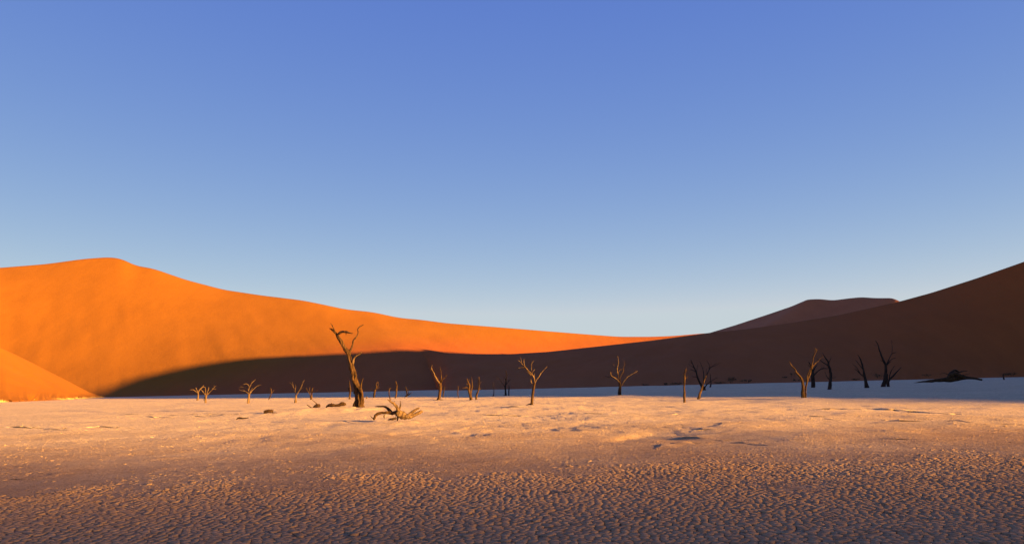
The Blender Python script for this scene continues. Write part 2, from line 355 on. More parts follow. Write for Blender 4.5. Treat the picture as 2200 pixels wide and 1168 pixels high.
# tall sunlit dune on the left
SIL = [(-100, 583), (0, 575), (100, 567), (180, 556), (235, 552), (262, 556), (290, 570), (330, 577), (400, 601), (480, 622), (560, 634), (650, 645), (700, 655), (740, 664), (800, 670), (860, 683), (900, 686), (960, 694), (1050, 701), (1150, 709), (1250, 717), (1330, 723), (1400, 723), (1450, 721), (1520, 715), (1620, 716), (1750, 728)]
DA = [(-100, 760), (0, 790), (235, 830), (500, 790), (700, 760), (1000, 770), (1330, 820), (1520, 850), (1750, 900)]
FA = [(-100, 470), (0, 500), (215, 506), (350, 503), (500, 488), (740, 455), (860, 440), (1000, 470), (1200, 560), (1520, 620), (1750, 640)]
ip = lambda x, T: float(np.interp(x, *zip(*T)))
xs = sorted(set(list(range(-100, 1760, 10)) + [a for a, b in SIL]))
cA = [(-1050, -100, 60), (-1000, 250, 85), (-850, 560, 125)] + [at(x, ip(x, SIL), ip(x, DA)) for x in xs]
fA = [(-700, -100, 0), (-640, 220, 0), (-520, 400, 0)] + [np.array((ray(x, 840)[0], 1, 0)) * ip(x, FA) for x in xs]
def reliefA(u, v, P):
    x, y = P[..., 0], P[..., 1]; b = np.sin(np.pi * np.clip(v, 0, 1)) ** .8
    lf = 1 - sstep(-260, -60, x)
    s = x + .55 * (y - 500)
    return b * (0.5 * fbm(x / 90, y / 90, 71, 3) + 0.32 * lf * fbm(s / 30, y / 190, 73, 3) + .3 * fbm(s / 17, y / 60, 75, 2))
loft('dune', cA, fA, 90, 1.3, M_SAND, 'tall orange sunlit sand dune rising on the left', (-60, 420, 0), reliefA, n=520, sm=2)
# low spur in front of it at the left edge
cE = [at(-700, 560, 250), at(-400, 640, 290), at(-150, 700, 315), at(0, 745, 345), at(70, 779, 385), at(140, 815, 435), at(190, 841, 480), at(222, 853, 510)]
fE = [(-300, 60, 0), (-270, 110, 0), (-232, 215, 0), gnd(0, 863.5), gnd(60, 861.5), gnd(120, 859), gnd(180, 855.5), at(222, 853.6, 508)]
loft('dune', cE, fE, 50, 1.15, M_GOLD, 'low orange sand spur at the far left edge', (-120, 120, 0),
     lambda u, v, P: np.sin(np.pi * v) * (.5 * fbm(P[..., 0] / 30, P[..., 1] / 30, 81, 3)), n=200, sm=3)
# shaded dune wall on the right
def surfA(x, y, dz=0.0):
    c = at(x, ip(x, SIL), ip(x, DA)); f = np.array((ray(x, 840)[0], 1, 0)) * ip(x, FA); lo, hi = 0.0, 1.0
    for _ in range(40):
        v = (lo + hi) / 2; q = f + (c - f) * v; q[2] = c[2] * v ** 1.3
        if (q[2] - HC) / q[1] < ray(x, y)[1]: lo = v
        else: hi = v
    q[2] += dz; return q
SB = [(960, 758, 590), (1020, 760, 600), (1100, 760, 604), (1180, 755, 604), (1300, 742, 604), (1400, 731, 603), (1520, 715, 600), (1600, 707, 596), (1700, 693, 588), (1800, 677, 575), (1930, 648, 550), (2000, 629, 540), (2100, 597, 520), (2200, 562, 500), (2330, 515, 480), (2500, 455, 455)]
FB = [(960, 365), (1000, 340), (1240, 358), (1500, 372), (1800, 388), (2000, 398), (2200, 402), (2500, 380)]
cB = [surfA(760, 722, -.8), surfA(815, 734, .3), surfA(864, 745, 1.0), surfA(909, 752, 1.2)] + [at(*q) for q in SB]
fB = [surfA(800, 748, -3.5), surfA(850, 770, -4), surfA(900, 795, -4.5), surfA(935, 822, -4)] + [np.array((ray(x, 830)[0], 1, 0)) * ip(x, FB) for x, _, _ in SB]
loft('dune', cB, fB, 70, 1.25, M_SAND, 'shaded brown dune wall sloping down from the right', (60, 200, 0),
     lambda u, v, P: np.sin(np.pi * v) ** .8 * (1.0 * fbm(P[..., 0] / 80, P[..., 1] / 80, 91, 3) + .6 * fbm((P[..., 0] - P[..., 1] * .4) / 25, P[..., 1] / 90, 93, 3)), n=420, sm=2)
# hazy dune far behind it
SK = [(1400, 770), (1470, 738), (1520, 716), (1580, 698), (1650, 675), (1700, 658), (1735, 643), (1760, 642), (1790, 645), (1820, 641), (1850, 638), (1880, 640), (1920, 640), (1938, 650), (1990, 668), (2080, 690), (2200, 715)]
DK = [(1400, 1700), (1520, 1550), (1735, 1150), (1860, 1060), (1930, 1000), (2200, 900)]
cK = [at(x, y, ip(x, DK)) for x, y in SK]
fK = [c + np.array((-250, -30, -c[2])) for i, c in enumerate(cK)]
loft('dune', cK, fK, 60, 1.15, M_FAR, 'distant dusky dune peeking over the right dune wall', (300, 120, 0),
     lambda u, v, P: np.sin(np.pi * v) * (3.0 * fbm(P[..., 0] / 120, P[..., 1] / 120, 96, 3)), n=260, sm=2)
# high dune to the right of the view: its ridge line and saddle shape the shadow on the pan
HC_ = [(-300, 20), (-150, 30), (-40, 38), (10, 43), (30, 47), (46, 50.5), (61, 53.6), (75, 55.2), (89, 57.2), (100, 60), (110, 63.3), (126, 68.6), (150, 80), (186, 92), (250, 113), (300, 123), (331, 132), (371, 145.5), (405, 152), (430, 153.7), (449, 150.4), (465, 146), (490, 143), (513, 142), (540, 136), (565, 131), (600, 125), (680, 120), (800, 114), (950, 100), (1100, 80)]
def pa(p, a, z): return (p * PH[0] + a * SH[0], p * PH[1] + a * SH[1], z)
cC = [pa(p, 360, h) for p, h in HC_]; fC = [pa(p, 360 - h / .62, 0) for p, h in HC_]
loft('dune', cC, fC, 40, 1.05, M_SAND2, 'high dune ridge beyond the right edge that shades the pan', tuple(np.append(SH * 330, 0)), n=520, sm=3)

# unseen ridge added behind right: its sloping outline dims the near floor gradually
HD_ = [(-700, 170), (-450, 165), (-250, 150), (-120, 138), (-60, 130), (-30, 126.8), (-5, 119.8), (4, 117.2), (13, 114.5), (22, 111.8), (31, 109.0), (40, 106.2), (60, 102), (100, 95), (180, 86), (300, 75)]
cD = [pa(p, 750, h) for p, h in HD_]; fD = [pa(p, 750 - h / .6, 0) for p, h in HD_]
loft('dune', cD, fD, 40, 1.05, M_SAND2, 'far dune ridge behind the right edge that dims the near floor', tuple(np.append(SH * 330, 0)), n=420, sm=3)

# ------------------------------------------------------------------ dead trees
ZM = {2: (6.111, 380, 780), 3: (5.238, 780, 760), 4: (6.471, 1240, 720), 5: (5.789, 1580, 720), 6: (6.87, 1900, 720), 7: (5.238, 540, 840), 8: (5.564, 680, 680)}
def tube(P, R, nside, rough, seed, tip=True, twist=0.0, flute=0.0):
    """swept tube through P with radii R, wobbling, fluted like dry wood"""
    P = np.asarray(P, float); R = np.asarray(R, float)
    # Catmull-Rom resample
    PP = np.vstack((2 * P[0] - P[1], P, 2 * P[-1] - P[-2])); out = []; rr = []
    for i in range(len(P) - 1):
        p0, p1, p2, p3 = PP[i:i + 4]; k = 5
        for t in np.arange(k) / k:
            out.append(.5 * (2 * p1 + (p2 - p0) * t + (2 * p0 - 5 * p1 + 4 * p2 - p3) * t * t + (3 * p1 - p0 - 3 * p2 + p3) * t ** 3)); rr.append(R[i] + (R[i + 1] - R[i]) * t)
    out.append(P[-1]); rr.append(R[-1]); C = np.array(out); rr = np.array(rr); m = len(C)
    T = np.gradient(C, axis=0); T /= np.linalg.norm(T, axis=1)[:, None] + 1e-9
    ref = np.array((0.0, 1.0, 0.0)); Uv = np.cross(T, ref); Uv /= np.linalg.norm(Uv, axis=1)[:, None] + 1e-9; W = np.cross(T, Uv)
    C = C + (Uv * noise(np.arange(m) * .55, seed, 3)[:, None] + W * noise(np.arange(m) * .55, seed + .5, 5)[:, None]) * (rr * rough * .8)[:, None]
    an = np.arange(nside) / nside * 2 * np.pi
    s = np.concatenate(([0], np.cumsum(np.linalg.norm(np.diff(C, axis=0), axis=1)))) / (rr.mean() + 1e-6)
    A2 = an[None] + twist * s[:, None] / max(s[-1], 1e-6)
    q = 1 + rough * noise(np.cos(an)[None] * 1.4 + s[:, None] * .35 + seed, np.sin(an)[None] * 1.4 + seed * 1.7, 9) + flute * noise(A2 * 2.2 + seed, s[:, None] * .08, 12)
    V = C[:, None] + (np.cos(an)[None, :, None] * Uv[:, None] + np.sin(an)[None, :, None] * W[:, None]) * (rr[:, None] * q)[..., None]
    i = np.arange(m * nside).reshape(m, nside); j = np.roll(i, -1, 1)
    f = np.stack((i[:-1], j[:-1], j[1:], i[1:]), -1).reshape(-1, 4)
    V = V.reshape(-1, 3); e = len(V); V = np.vstack((V, C[-1] + T[-1] * rr[-1] * .8, C[0]))
    cap = np.concatenate((np.stack((i[-1], j[-1], np.full(nside, e)), -1), np.stack((j[0], i[0], np.full(nside, e + 1)), -1)))
    return V, [f, cap]
_seed = [0]
def dead_tree(zoom, label, wood, lines, name='dead_tree', cat='dead tree', group='dead camel thorn trees on the pan', base=None, main=False, depth=.55, rscale=1.0, accents=None, flat=False):
    """lines[0] is the trunk, the rest branches; points (x, y, r) in the measured crop, turned into real positions around the foot"""
    k, ox, oy = ZM[zoom]
    px = [[(x / k + ox, y / k + oy, r / k) for x, y, r in ln] for ln in lines]
    bx, by = (px[0][0][:2] if base is None else (base[0] / k + ox, base[1] / k + oy))
    g = gnd(bx, by); Y0 = g[1]
    hz = float(H(g[0], g[1]))
    root = bpy.data.objects.new(name, None); root.empty_display_size = .3; COL.objects.link(root); root.location = (g[0], g[1], hz)
    tag(root, label, cat, group)
    rnd = random.Random(_seed[0] * 31 + 5); seen = []
    for li, ln in enumerate(px):
        _seed[0] += 1
        kind = 'trunk' if li == 0 else 'branch'
        if li == 0: d0 = 0.0; sl = rnd.uniform(-.12, .12)
        else:
            q = min(seen, key=lambda s: (s[0] - ln[0][0]) ** 2 + (s[1] - ln[0][1]) ** 2); d0 = q[2]; sl = rnd.uniform(.15, 1) * rnd.choice((-1, 1)) * depth
        L = 0; P = []; R = []; prev = ln[0]
        for (x, y, r) in ln:
            L += math.hypot(x - prev[0], y - prev[1]) * Y0 / F; prev = (x, y, r)
            d = d0 + sl * L * (1 if li else .6); seen.append((x, y, d)); Y = Y0 + d
            P.append(at(x, y, Y) - np.array((g[0], g[1], 0.0))); R.append(max(r * Y / F * rscale, .010))
        if li == 0:
            dv = P[0] - P[1]; P.insert(0, P[0] + np.array((dv[0] * .1, 0, -.12 - R[0] * .3))); R.insert(0, R[0] * 1.12)
        ns = (26 if li == 0 else 14) if main else (12 if li == 0 else 8)
        if li and not main: R = [max(q * .74, .012) for q in R]
        V, f = tube(P, R, ns, ((.24 if main else .16) if li == 0 else .22), _seed[0] * 1.37, twist=(3.0 if main and li == 0 else .8), flute=((.46 if main else .3) if li == 0 else .22))
        if li and len(P) > 2 and name == 'dead_tree' and not main:    # a few brittle twigs on each branch
            for _ in range(rnd.choice((1, 2, 2, 3))):
                k0 = rnd.uniform(.45, .95) * (len(P) - 1); i0 = min(int(k0), len(P) - 2); a0 = np.array(P[i0]) + (np.array(P[i0 + 1]) - np.array(P[i0])) * (k0 - i0)
                dr = np.array(P[i0 + 1]) - np.array(P[i0]); dr /= np.linalg.norm(dr) + 1e-9
                dr = dr * .7 + np.array((rnd.uniform(-1, 1), rnd.uniform(-1, 1), rnd.uniform(-.1, .9))) * .8; tl = L * rnd.uniform(.10, .26) / (np.linalg.norm(dr) + 1e-9)
                r0 = max(R[i0] * .5, .012); k1 = np.array((rnd.uniform(-1, 1), rnd.uniform(-1, 1), rnd.uniform(-.5, 1))) * .18
                v2, f2 = tube([a0, a0 + (dr + k1) * tl * .5, a0 + dr * tl], [r0, r0 * .7, .008], 5, .2, rnd.random() * 90)
                f = f + [q + len(V) for q in f2]; V = np.vstack((V, v2))
        mat = wood if not accents or li not in accents else accents[li]
        link(kind, mesh_np(kind, V, f), mat, root)
    return root
# the large twisted tree
dead_tree(8, 'tallest twisted dead tree with thick trunk and arching bare branches, left of centre', M_WOOD, [
    [(508, 1112, 54), (506, 1050, 51), (508, 950, 48), (492, 880, 44), (468, 800, 36), (448, 720, 32), (436, 650, 33), (424, 590, 29), (406, 540, 21), (395, 480, 22), (384, 440, 24), (362, 415, 23), (345, 398, 21), (320, 360, 18), (300, 310, 19), (272, 272, 16), (252, 240, 14), (235, 212, 11), (205, 182, 11), (178, 160, 8), (152, 150, 2)],
    [(218, 192, 10), (205, 155, 8), (190, 122, 6), (168, 86, 2)],
    [(240, 228, 9), (208, 198, 6), (184, 168, 2)],
    [(254, 250, 12), (264, 215, 13), (300, 192, 13), (340, 189, 13), (375, 195, 12), (405, 208, 7), (438, 210, 2)],
    [(352, 196, 6), (353, 214, 4), (354, 232, 2)],
    [(388, 432, 13), (408, 404, 12), (430, 350, 11), (440, 300, 10), (465, 265, 9), (490, 230, 8), (498, 195, 7), (495, 160, 7), (520, 130, 6), (552, 111, 4), (571, 104, 2)],
    [(432, 596, 14), (437, 550, 12), (450, 505, 9), (480, 475, 8), (518, 452, 8), (541, 430, 4)],
    [(402, 560, 9), (428, 610, 17), (458, 670, 17), (466, 730, 13), (452, 790, 7)],
    [(528, 1085, 36), (542, 1000, 22), (543, 930, 18), (530, 868, 14), (531, 830, 10), (537, 800, 8), (545, 770, 7), (559, 744, 3)],
    [(480, 1095, 14), (487, 1060, 10), (492, 1015, 5)],
    [(470, 1000, 12), (478, 920, 12), (462, 850, 10), (440, 780, 6)]], main=True, depth=.5, accents={6: M_PALE})
# row of trees, left to right
dead_tree(2, 'leftmost small dead tree on the pan, behind its larger neighbour', M_PALE, [
    [(272, 492, 14), (278, 450, 12), (280, 400, 11), (279, 386, 9)], [(279, 392, 8), (240, 365, 7), (222, 352, 6), (204, 348, 5), (172, 350, 4)],
    [(278, 385, 7), (262, 350, 6), (247, 322, 4)], [(282, 385, 8), (300, 345, 9), (330, 320, 6), (354, 288, 4)]], rscale=.85)
dead_tree(2, 'second small dead tree from the left, with spreading pale branches', M_PALE, [
    [(375, 522, 15), (378, 470, 15), (385, 420, 14)], [(380, 424, 9), (350, 385, 8), (320, 350, 7), (300, 345, 4)], [(377, 412, 8), (375, 350, 7), (368, 315, 6), (330, 318, 4)],
    [(393, 414, 10), (405, 370, 9), (415, 345, 9), (418, 312, 3)], [(398, 417, 8), (440, 370, 7), (475, 335, 6), (495, 310, 5), (516, 299, 3)], [(472, 338, 5), (513, 338, 3)], [(352, 492, 4), (360, 455, 5), (374, 425, 5)]], rscale=.85)
dead_tree(2, 'small wide dead tree with umbrella of pale bent branches, third from the left', M_PALE, [
    [(935, 526, 18), (942, 460, 15), (945, 402, 14)], [(941, 398, 9), (900, 370, 7), (860, 360, 5), (815, 345, 3)], [(895, 368, 5), (865, 338, 3)],
    [(946, 392, 9), (935, 340, 8), (900, 318, 7), (850, 315, 6), (808, 318, 3)], [(943, 352, 7), (950, 310, 6), (935, 280, 6), (905, 268, 5), (880, 275, 3)],
    [(955, 385, 7), (975, 350, 5), (992, 325, 3)], [(955, 398, 10), (1000, 345, 7), (1050, 300, 6), (1103, 282, 3)], [(956, 318, 5), (980, 265, 5), (1010, 235, 4), (1036, 207, 2)], [(980, 262, 3), (986, 230, 2)]], rscale=.85)
dead_tree(2, 'tiny leaning dead sapling between the umbrella tree and the forked tree', M_WOOD, [
    [(1205, 482, 6), (1225, 440, 7), (1240, 395, 6), (1238, 355, 5), (1229, 322, 3)], [(1240, 400, 5), (1260, 375, 4), (1279, 351, 2)]])
dead_tree(2, 'pale forked Y shaped small dead tree left of the big tree', M_PALE, [
    [(1555, 513, 18), (1562, 450, 13), (1566, 412, 11)], [(1562, 414, 9), (1550, 365, 8), (1530, 310, 7), (1508, 272, 5), (1489, 251, 3)], [(1551, 355, 6), (1560, 310, 5), (1558, 278, 3)],
    [(1528, 305, 4), (1520, 262, 3), (1518, 238, 2)], [(1571, 412, 9), (1600, 360, 8), (1625, 320, 7), (1645, 270, 6), (1660, 235, 5), (1676, 213, 3)], [(1603, 357, 6), (1630, 330, 5), (1656, 317, 3)]], rscale=.85)
dead_tree(2, 'squat many stemmed dead tree just left of the big tree', M_WOOD, [
    [(1767, 474, 11), (1770, 400, 9), (1775, 350, 9), (1786, 317, 4)], [(1755, 472, 7), (1748, 410, 7), (1725, 370, 6), (1697, 324, 3)], [(1750, 405, 6), (1742, 350, 6), (1745, 314, 3)],
    [(1774, 392, 6), (1800, 370, 5), (1846, 351, 3)]])
dead_tree(8, 'thin dead stem peeking out beside the big trunk', M_WOOD, [
    [(394, 992, 11), (400, 930, 10), (402, 860, 10), (396, 800, 6), (395, 768, 3)], [(396, 930, 6), (386, 880, 5), (378, 855, 3)]])
dead_tree(3, 'small crooked dead tree just right of the big trunk', M_WOOD, [
    [(122, 490, 12), (128, 440, 12), (135, 405, 10)], [(138, 408, 8), (150, 370, 8), (145, 350, 6), (160, 320, 5), (176, 316, 3)], [(150, 380, 6), (170, 350, 5), (173, 322, 3)], [(143, 394, 5), (186, 371, 3)], [(130, 410, 5), (100, 412, 4), (86, 396, 2)]])
dead_tree(3, 'thin curving dead stem behind the fallen antler tree', M_WOOD, [
    [(303, 505, 6), (295, 470, 5), (292, 440, 5), (298, 405, 6), (316, 388, 3)], [(298, 402, 4), (287, 379, 2)]])
dead_tree(3, 'single upright bent dead stem right of the fallen antler tree', M_WOOD, [
    [(364, 502, 8), (375, 455, 8), (375, 410, 9), (380, 360, 8), (372, 325, 7), (367, 306, 3)], [(382, 372, 4), (391, 344, 2)]])
dead_tree(3, 'low splayed dead shrub trunk near the shadow edge', M_DARK, [
    [(474, 487, 9), (496, 466, 10), (490, 420, 7), (479, 368, 3)], [(494, 472, 9), (525, 455, 7), (549, 434, 3)], [(514, 460, 5), (512, 425, 4), (499, 398, 3)]])
dead_tree(3, 'dead tree with dark trunk and three lit upright limbs, right of the fallen tree', M_WOOD, [
    [(850, 517, 21), (862, 450, 17), (870, 380, 16), (868, 328, 14)], [(865, 334, 12), (835, 295, 11), (810, 250, 9), (800, 220, 6), (775, 175, 5), (770, 150, 4), (779, 123, 2)], [(777, 178, 4), (757, 171, 2)],
    [(872, 324, 9), (880, 270, 7), (880, 220, 6), (876, 196, 5), (890, 187, 3)], [(878, 205, 4), (868, 170, 4), (870, 147, 3)], [(878, 320, 10), (895, 285, 8), (925, 262, 6), (944, 233, 3)], [(846, 306, 5), (840, 270, 3)],
    [(845, 512, 10), (825, 517, 7), (790, 520, 3)], [(858, 514, 10), (885, 516, 6), (910, 519, 2)]], accents={1: M_PALE})
dead_tree(3, 'thin dark dead stem hugging the tree with three upright limbs', M_DARK, [
    [(901, 489, 7), (905, 445, 6), (914, 400, 4), (923, 364, 2)], [(903, 448, 4), (894, 400, 2)]])
dead_tree(3, 'lone thin dead stem with curved foot near the shadow edge', M_WOOD, [[(1079, 494, 3), (1065, 460, 5), (1068, 400, 4), (1070, 358, 3)]])
dead_tree(3, 'left dead tree of the tight pair, with stubby broken limbs', M_WOOD, [
    [(1216, 516, 14), (1200, 455, 12), (1190, 400, 14), (1195, 350, 10), (1180, 310, 7), (1169, 273, 3)], [(1190, 392, 8), (1160, 372, 7), (1140, 378, 5), (1118, 378, 3)], [(1194, 352, 5), (1170, 335, 4), (1158, 326, 3)], [(1186, 318, 4), (1195, 275, 2)]])
dead_tree(3, 'slender dead tree standing behind the tight pair', M_WOOD, [
    [(1224, 510, 9), (1215, 450, 7), (1220, 400, 8), (1228, 350, 6), (1225, 300, 5), (1222, 253, 2)], [(1227, 365, 5), (1242, 358, 3)]])
dead_tree(3, 'right leaning stem of the tight pair of dead trees', M_WOOD, [
    [(1271, 514, 12), (1280, 460, 10), (1298, 410, 9), (1305, 350, 7), (1305, 290, 6), (1305, 255, 3)], [(1301, 402, 5), (1330, 382, 3)], [(1306, 345, 4), (1336, 298, 2)]])
dead_tree(3, 'very thin dead stem on the shaded pan in the middle', M_DARK, [[(1468, 477, 5), (1472, 420, 4), (1470, 370, 3), (1470, 318, 2)], [(1468, 462, 4), (1448, 477, 2)]])
dead_tree(3, 'spindly spread dead tree on the shaded pan in the middle', M_DARK, [
    [(1605, 467, 10), (1602, 410, 9), (1600, 360, 9), (1608, 300, 7), (1612, 250, 6), (1620, 230, 5), (1598, 186, 2)], [(1600, 372, 5), (1565, 325, 4), (1535, 280, 4), (1498, 286, 2)], [(1605, 348, 5), (1640, 305, 4), (1661, 285, 2)], [(1638, 308, 3), (1638, 278, 2)], [(1608, 305, 4), (1588, 258, 4)],
    [(1600, 462, 6), (1560, 470, 3), (1530, 473, 2)]])
dead_tree(3, 'short dark dead post beside the spindly spread tree', M_DARK, [[(1640, 469, 8), (1640, 420, 6), (1643, 380, 5), (1640, 348, 2)]])
dead_tree(3, 'bleached white branching dead tree standing at the centre', M_WOOD, [
    [(1899, 590, 21), (1905, 520, 18), (1915, 440, 17), (1925, 370, 15), (1931, 345, 14)], [(1922, 362, 10), (1900, 345, 9), (1890, 320, 9), (1890, 260, 8), (1860, 220, 7), (1842, 186, 6)],
    [(1930, 350, 13), (1925, 290, 10), (1895, 240, 10), (1860, 205, 9), (1835, 175, 9), (1800, 140, 7), (1770, 105, 5), (1744, 87, 3)], [(1818, 158, 6), (1810, 100, 5), (1812, 68, 3)], [(1832, 172, 6), (1790, 168, 5), (1744, 175, 3)],
    [(1897, 242, 6), (1895, 180, 5), (1898, 125, 5), (1923, 89, 3)], [(1926, 292, 5), (1930, 235, 3)], [(1900, 248, 4), (1910, 215, 4), (1931, 191, 4)], [(1933, 342, 9), (1950, 310, 7), (1980, 270, 7), (2000, 235, 6), (2035, 195, 4), (2070, 156, 2)],
    [(1895, 578, 12), (1862, 582, 7), (1836, 592, 3)]], accents={1: M_PALE, 2: M_PALE, 3: M_PALE, 4: M_PALE, 5: M_PALE, 6: M_PALE, 7: M_PALE, 8: M_PALE, 9: M_PALE})
dead_tree(4, 'dead tree with golden candelabra limbs at the shadow edge', M_WOOD, [
    [(590, 840, 23), (592, 770, 19), (597, 700, 18), (592, 655, 14)], [(588, 655, 10), (550, 610, 9), (500, 580, 9), (475, 560, 7), (459, 508, 4)], [(490, 578, 5), (430, 580, 4), (395, 572, 4), (348, 592, 2)], [(468, 540, 3), (440, 534, 2)],
    [(592, 645, 9), (575, 590, 8), (570, 540, 8), (580, 500, 7), (622, 464, 4)], [(572, 560, 8), (555, 490, 8), (560, 440, 9), (572, 390, 6), (570, 330, 4), (561, 283, 3)], [(555, 478, 3), (530, 435, 3), (498, 398, 2)],
    [(598, 645, 8), (605, 570, 7), (640, 505, 8), (645, 450, 6), (655, 410, 3), (655, 348, 2)], [(608, 706, 8), (645, 650, 8), (680, 600, 9), (720, 565, 7), (790, 525, 6), (842, 498, 5)], [(820, 512, 4), (849, 528, 2)],
    [(585, 832, 14), (540, 842, 9), (480, 852, 3)], [(600, 832, 14), (660, 842, 9), (750, 840, 6), (870, 846, 2)]], accents={1: M_PALE, 8: M_PALE, 5: M_PALE, 10: M_DARK, 11: M_DARK})
dead_tree(4, 'straight dead pole like trunk with a split tip', M_WOOD, [
    [(1490, 936, 14), (1488, 850, 14), (1490, 750, 13), (1490, 650, 13), (1492, 600, 12), (1489, 560, 8), (1485, 530, 6), (1500, 505, 5), (1512, 480, 6), (1516, 456, 3)], [(1498, 602, 7), (1505, 540, 6), (1512, 484, 4)], [(1500, 618, 5), (1520, 595, 4), (1546, 573, 2)]])
dead_tree(4, 'leaning dead stem with a lit edge in front of the dark bushy tree', M_WOOD, [[(1685, 897, 19), (1705, 820, 16), (1725, 770, 14), (1745, 710, 9), (1770, 630, 8), (1796, 568, 4)]])
dead_tree(4, 'dark many branched dead tree in the shade right of the pole', M_DARK, [
    [(1760, 768, 25), (1752, 735, 20), (1730, 705, 16), (1700, 650, 12), (1670, 570, 11), (1655, 510, 9), (1630, 460, 8), (1600, 390, 5), (1579, 343, 3)], [(1655, 515, 7), (1610, 490, 6), (1569, 479, 3)], [(1632, 465, 5), (1580, 425, 4), (1538, 393, 2)], [(1606, 405, 4), (1560, 368, 2)],
    [(1668, 585, 5), (1620, 580, 4), (1590, 575, 2)], [(1660, 512, 5), (1668, 460, 4), (1676, 418, 2)], [(1750, 710, 12), (1760, 620, 10), (1755, 520, 8), (1740, 450, 6), (1709, 378, 3)], [(1762, 650, 9), (1800, 560, 9), (1830, 490, 8), (1860, 450, 6), (1910, 430, 4), (1972, 398, 2)],
    [(1832, 490, 6), (1836, 420, 5), (1799, 348, 2)], [(1868, 446, 4), (1942, 383, 2)], [(1800, 560, 5), (1797, 468, 3)], [(1768, 738, 14), (1810, 680, 8), (1870, 635, 5), (1930, 600, 4), (1953, 594, 2)]])
dead_tree(4, 'small dark dead stem behind the many branched tree', M_DARK, [[(1850, 722, 10), (1860, 670, 7), (1855, 620, 6), (1850, 538, 3)]])
dead_tree(5, 'two stemmed V shaped dead tree with amber lit limbs on the right', M_WOOD, [
    [(840, 795, 26), (838, 700, 18), (840, 620, 17), (825, 540, 15), (795, 500, 12), (760, 455, 9), (740, 410, 7), (700, 370, 5), (667, 316, 3)], [(868, 790, 22), (870, 700, 14), (880, 620, 15), (905, 530, 13), (930, 460, 13), (955, 390, 11), (985, 350, 8), (1030, 316, 4)],
    [(942, 425, 9), (960, 330, 8), (970, 270, 7), (990, 220, 6), (1008, 190, 6), (1000, 165, 6), (978, 149, 3)], [(884, 600, 12), (895, 500, 9), (925, 420, 7)], [(772, 470, 5), (735, 455, 3)],
    [(835, 785, 18), (780, 796, 12), (698, 806, 4)], [(880, 785, 18), (950, 793, 12), (1042, 804, 4)]], accents={5: M_DARK, 6: M_DARK})
dead_tree(5, 'dark dead tree half hidden behind the V shaped tree', M_DARK, [
    [(968, 652, 25), (968, 580, 22), (962, 500, 20), (955, 430, 14), (940, 380, 9), (909, 328, 3)], [(950, 415, 7), (903, 368, 3)], [(972, 508, 12), (1000, 470, 9), (1040, 435, 8), (1090, 415, 8), (1162, 415, 4)], [(965, 460, 10), (990, 400, 9), (1022, 358, 3)]])
dead_tree(5, 'dark dead tree with hooked crown, right of the V shaped tree', M_DARK, [
    [(1175, 672, 23), (1178, 600, 20), (1185, 500, 17), (1175, 420, 15), (1155, 370, 13), (1155, 330, 10), (1120, 280, 7), (1084, 218, 3)], [(1152, 372, 9), (1100, 340, 8), (1050, 305, 5), (1013, 297, 3)], [(1158, 335, 7), (1180, 300, 5), (1191, 263, 2)], [(1172, 545, 9), (1145, 520, 7), (1125, 480, 4), (1111, 448, 2)], [(1190, 530, 5), (1247, 520, 3)]])
dead_tree(5, 'dark leaning fan branched dead tree in the shade', M_DARK, [
    [(1630, 657, 28), (1620, 580, 18), (1605, 500, 14), (1590, 430, 10), (1575, 360, 8), (1550, 290, 5), (1519, 248, 2)], [(1604, 525, 10), (1560, 490, 9), (1520, 450, 7), (1484, 424, 3)], [(1590, 432, 8), (1540, 370, 6), (1494, 313, 3)], [(1556, 485, 6), (1510, 410, 5), (1454, 356, 2)]])
dead_tree(5, 'tall dark dead tree farthest right on the shaded pan', M_DARK, [
    [(1845, 650, 26), (1860, 560, 20), (1868, 470, 17), (1872, 390, 16), (1850, 340, 12), (1815, 260, 10), (1790, 190, 8), (1775, 130, 5), (1744, 78, 3)], [(1783, 140, 4), (1720, 134, 2)], [(1846, 338, 5), (1800, 320, 3)], [(1876, 385, 11), (1910, 310, 8), (1945, 240, 7), (1997, 221, 3)],
    [(1945, 245, 5), (1950, 170, 4), (1940, 68, 2)], [(1886, 378, 8), (1940, 310, 6), (1997, 289, 3)], [(1898, 362, 5), (1950, 330, 2)]])
dead_tree(5, 'short dark forked dead tree at the foot of the tallest shaded tree', M_DARK, [
    [(1896, 644, 22), (1896, 580, 18), (1920, 550, 12), (1985, 480, 9), (2057, 403, 3)], [(1912, 555, 9), (1930, 460, 7), (1981, 378, 3)], [(1895, 590, 12), (1890, 540, 11), (1889, 478, 8)]])
dead_tree(6, 'short dark post on the shaded pan at the far right', M_DARK, [[(1768, 654, 8), (1755, 610, 8), (1749, 568, 6)]], name='dead_stump', cat='stump')
dead_tree(3, 'tiny bleached stump on the pan right of the big trunk', M_PALE, [[(42, 506, 9), (41, 492, 7), (39, 482, 3)]], name='dead_stump', cat='stump')
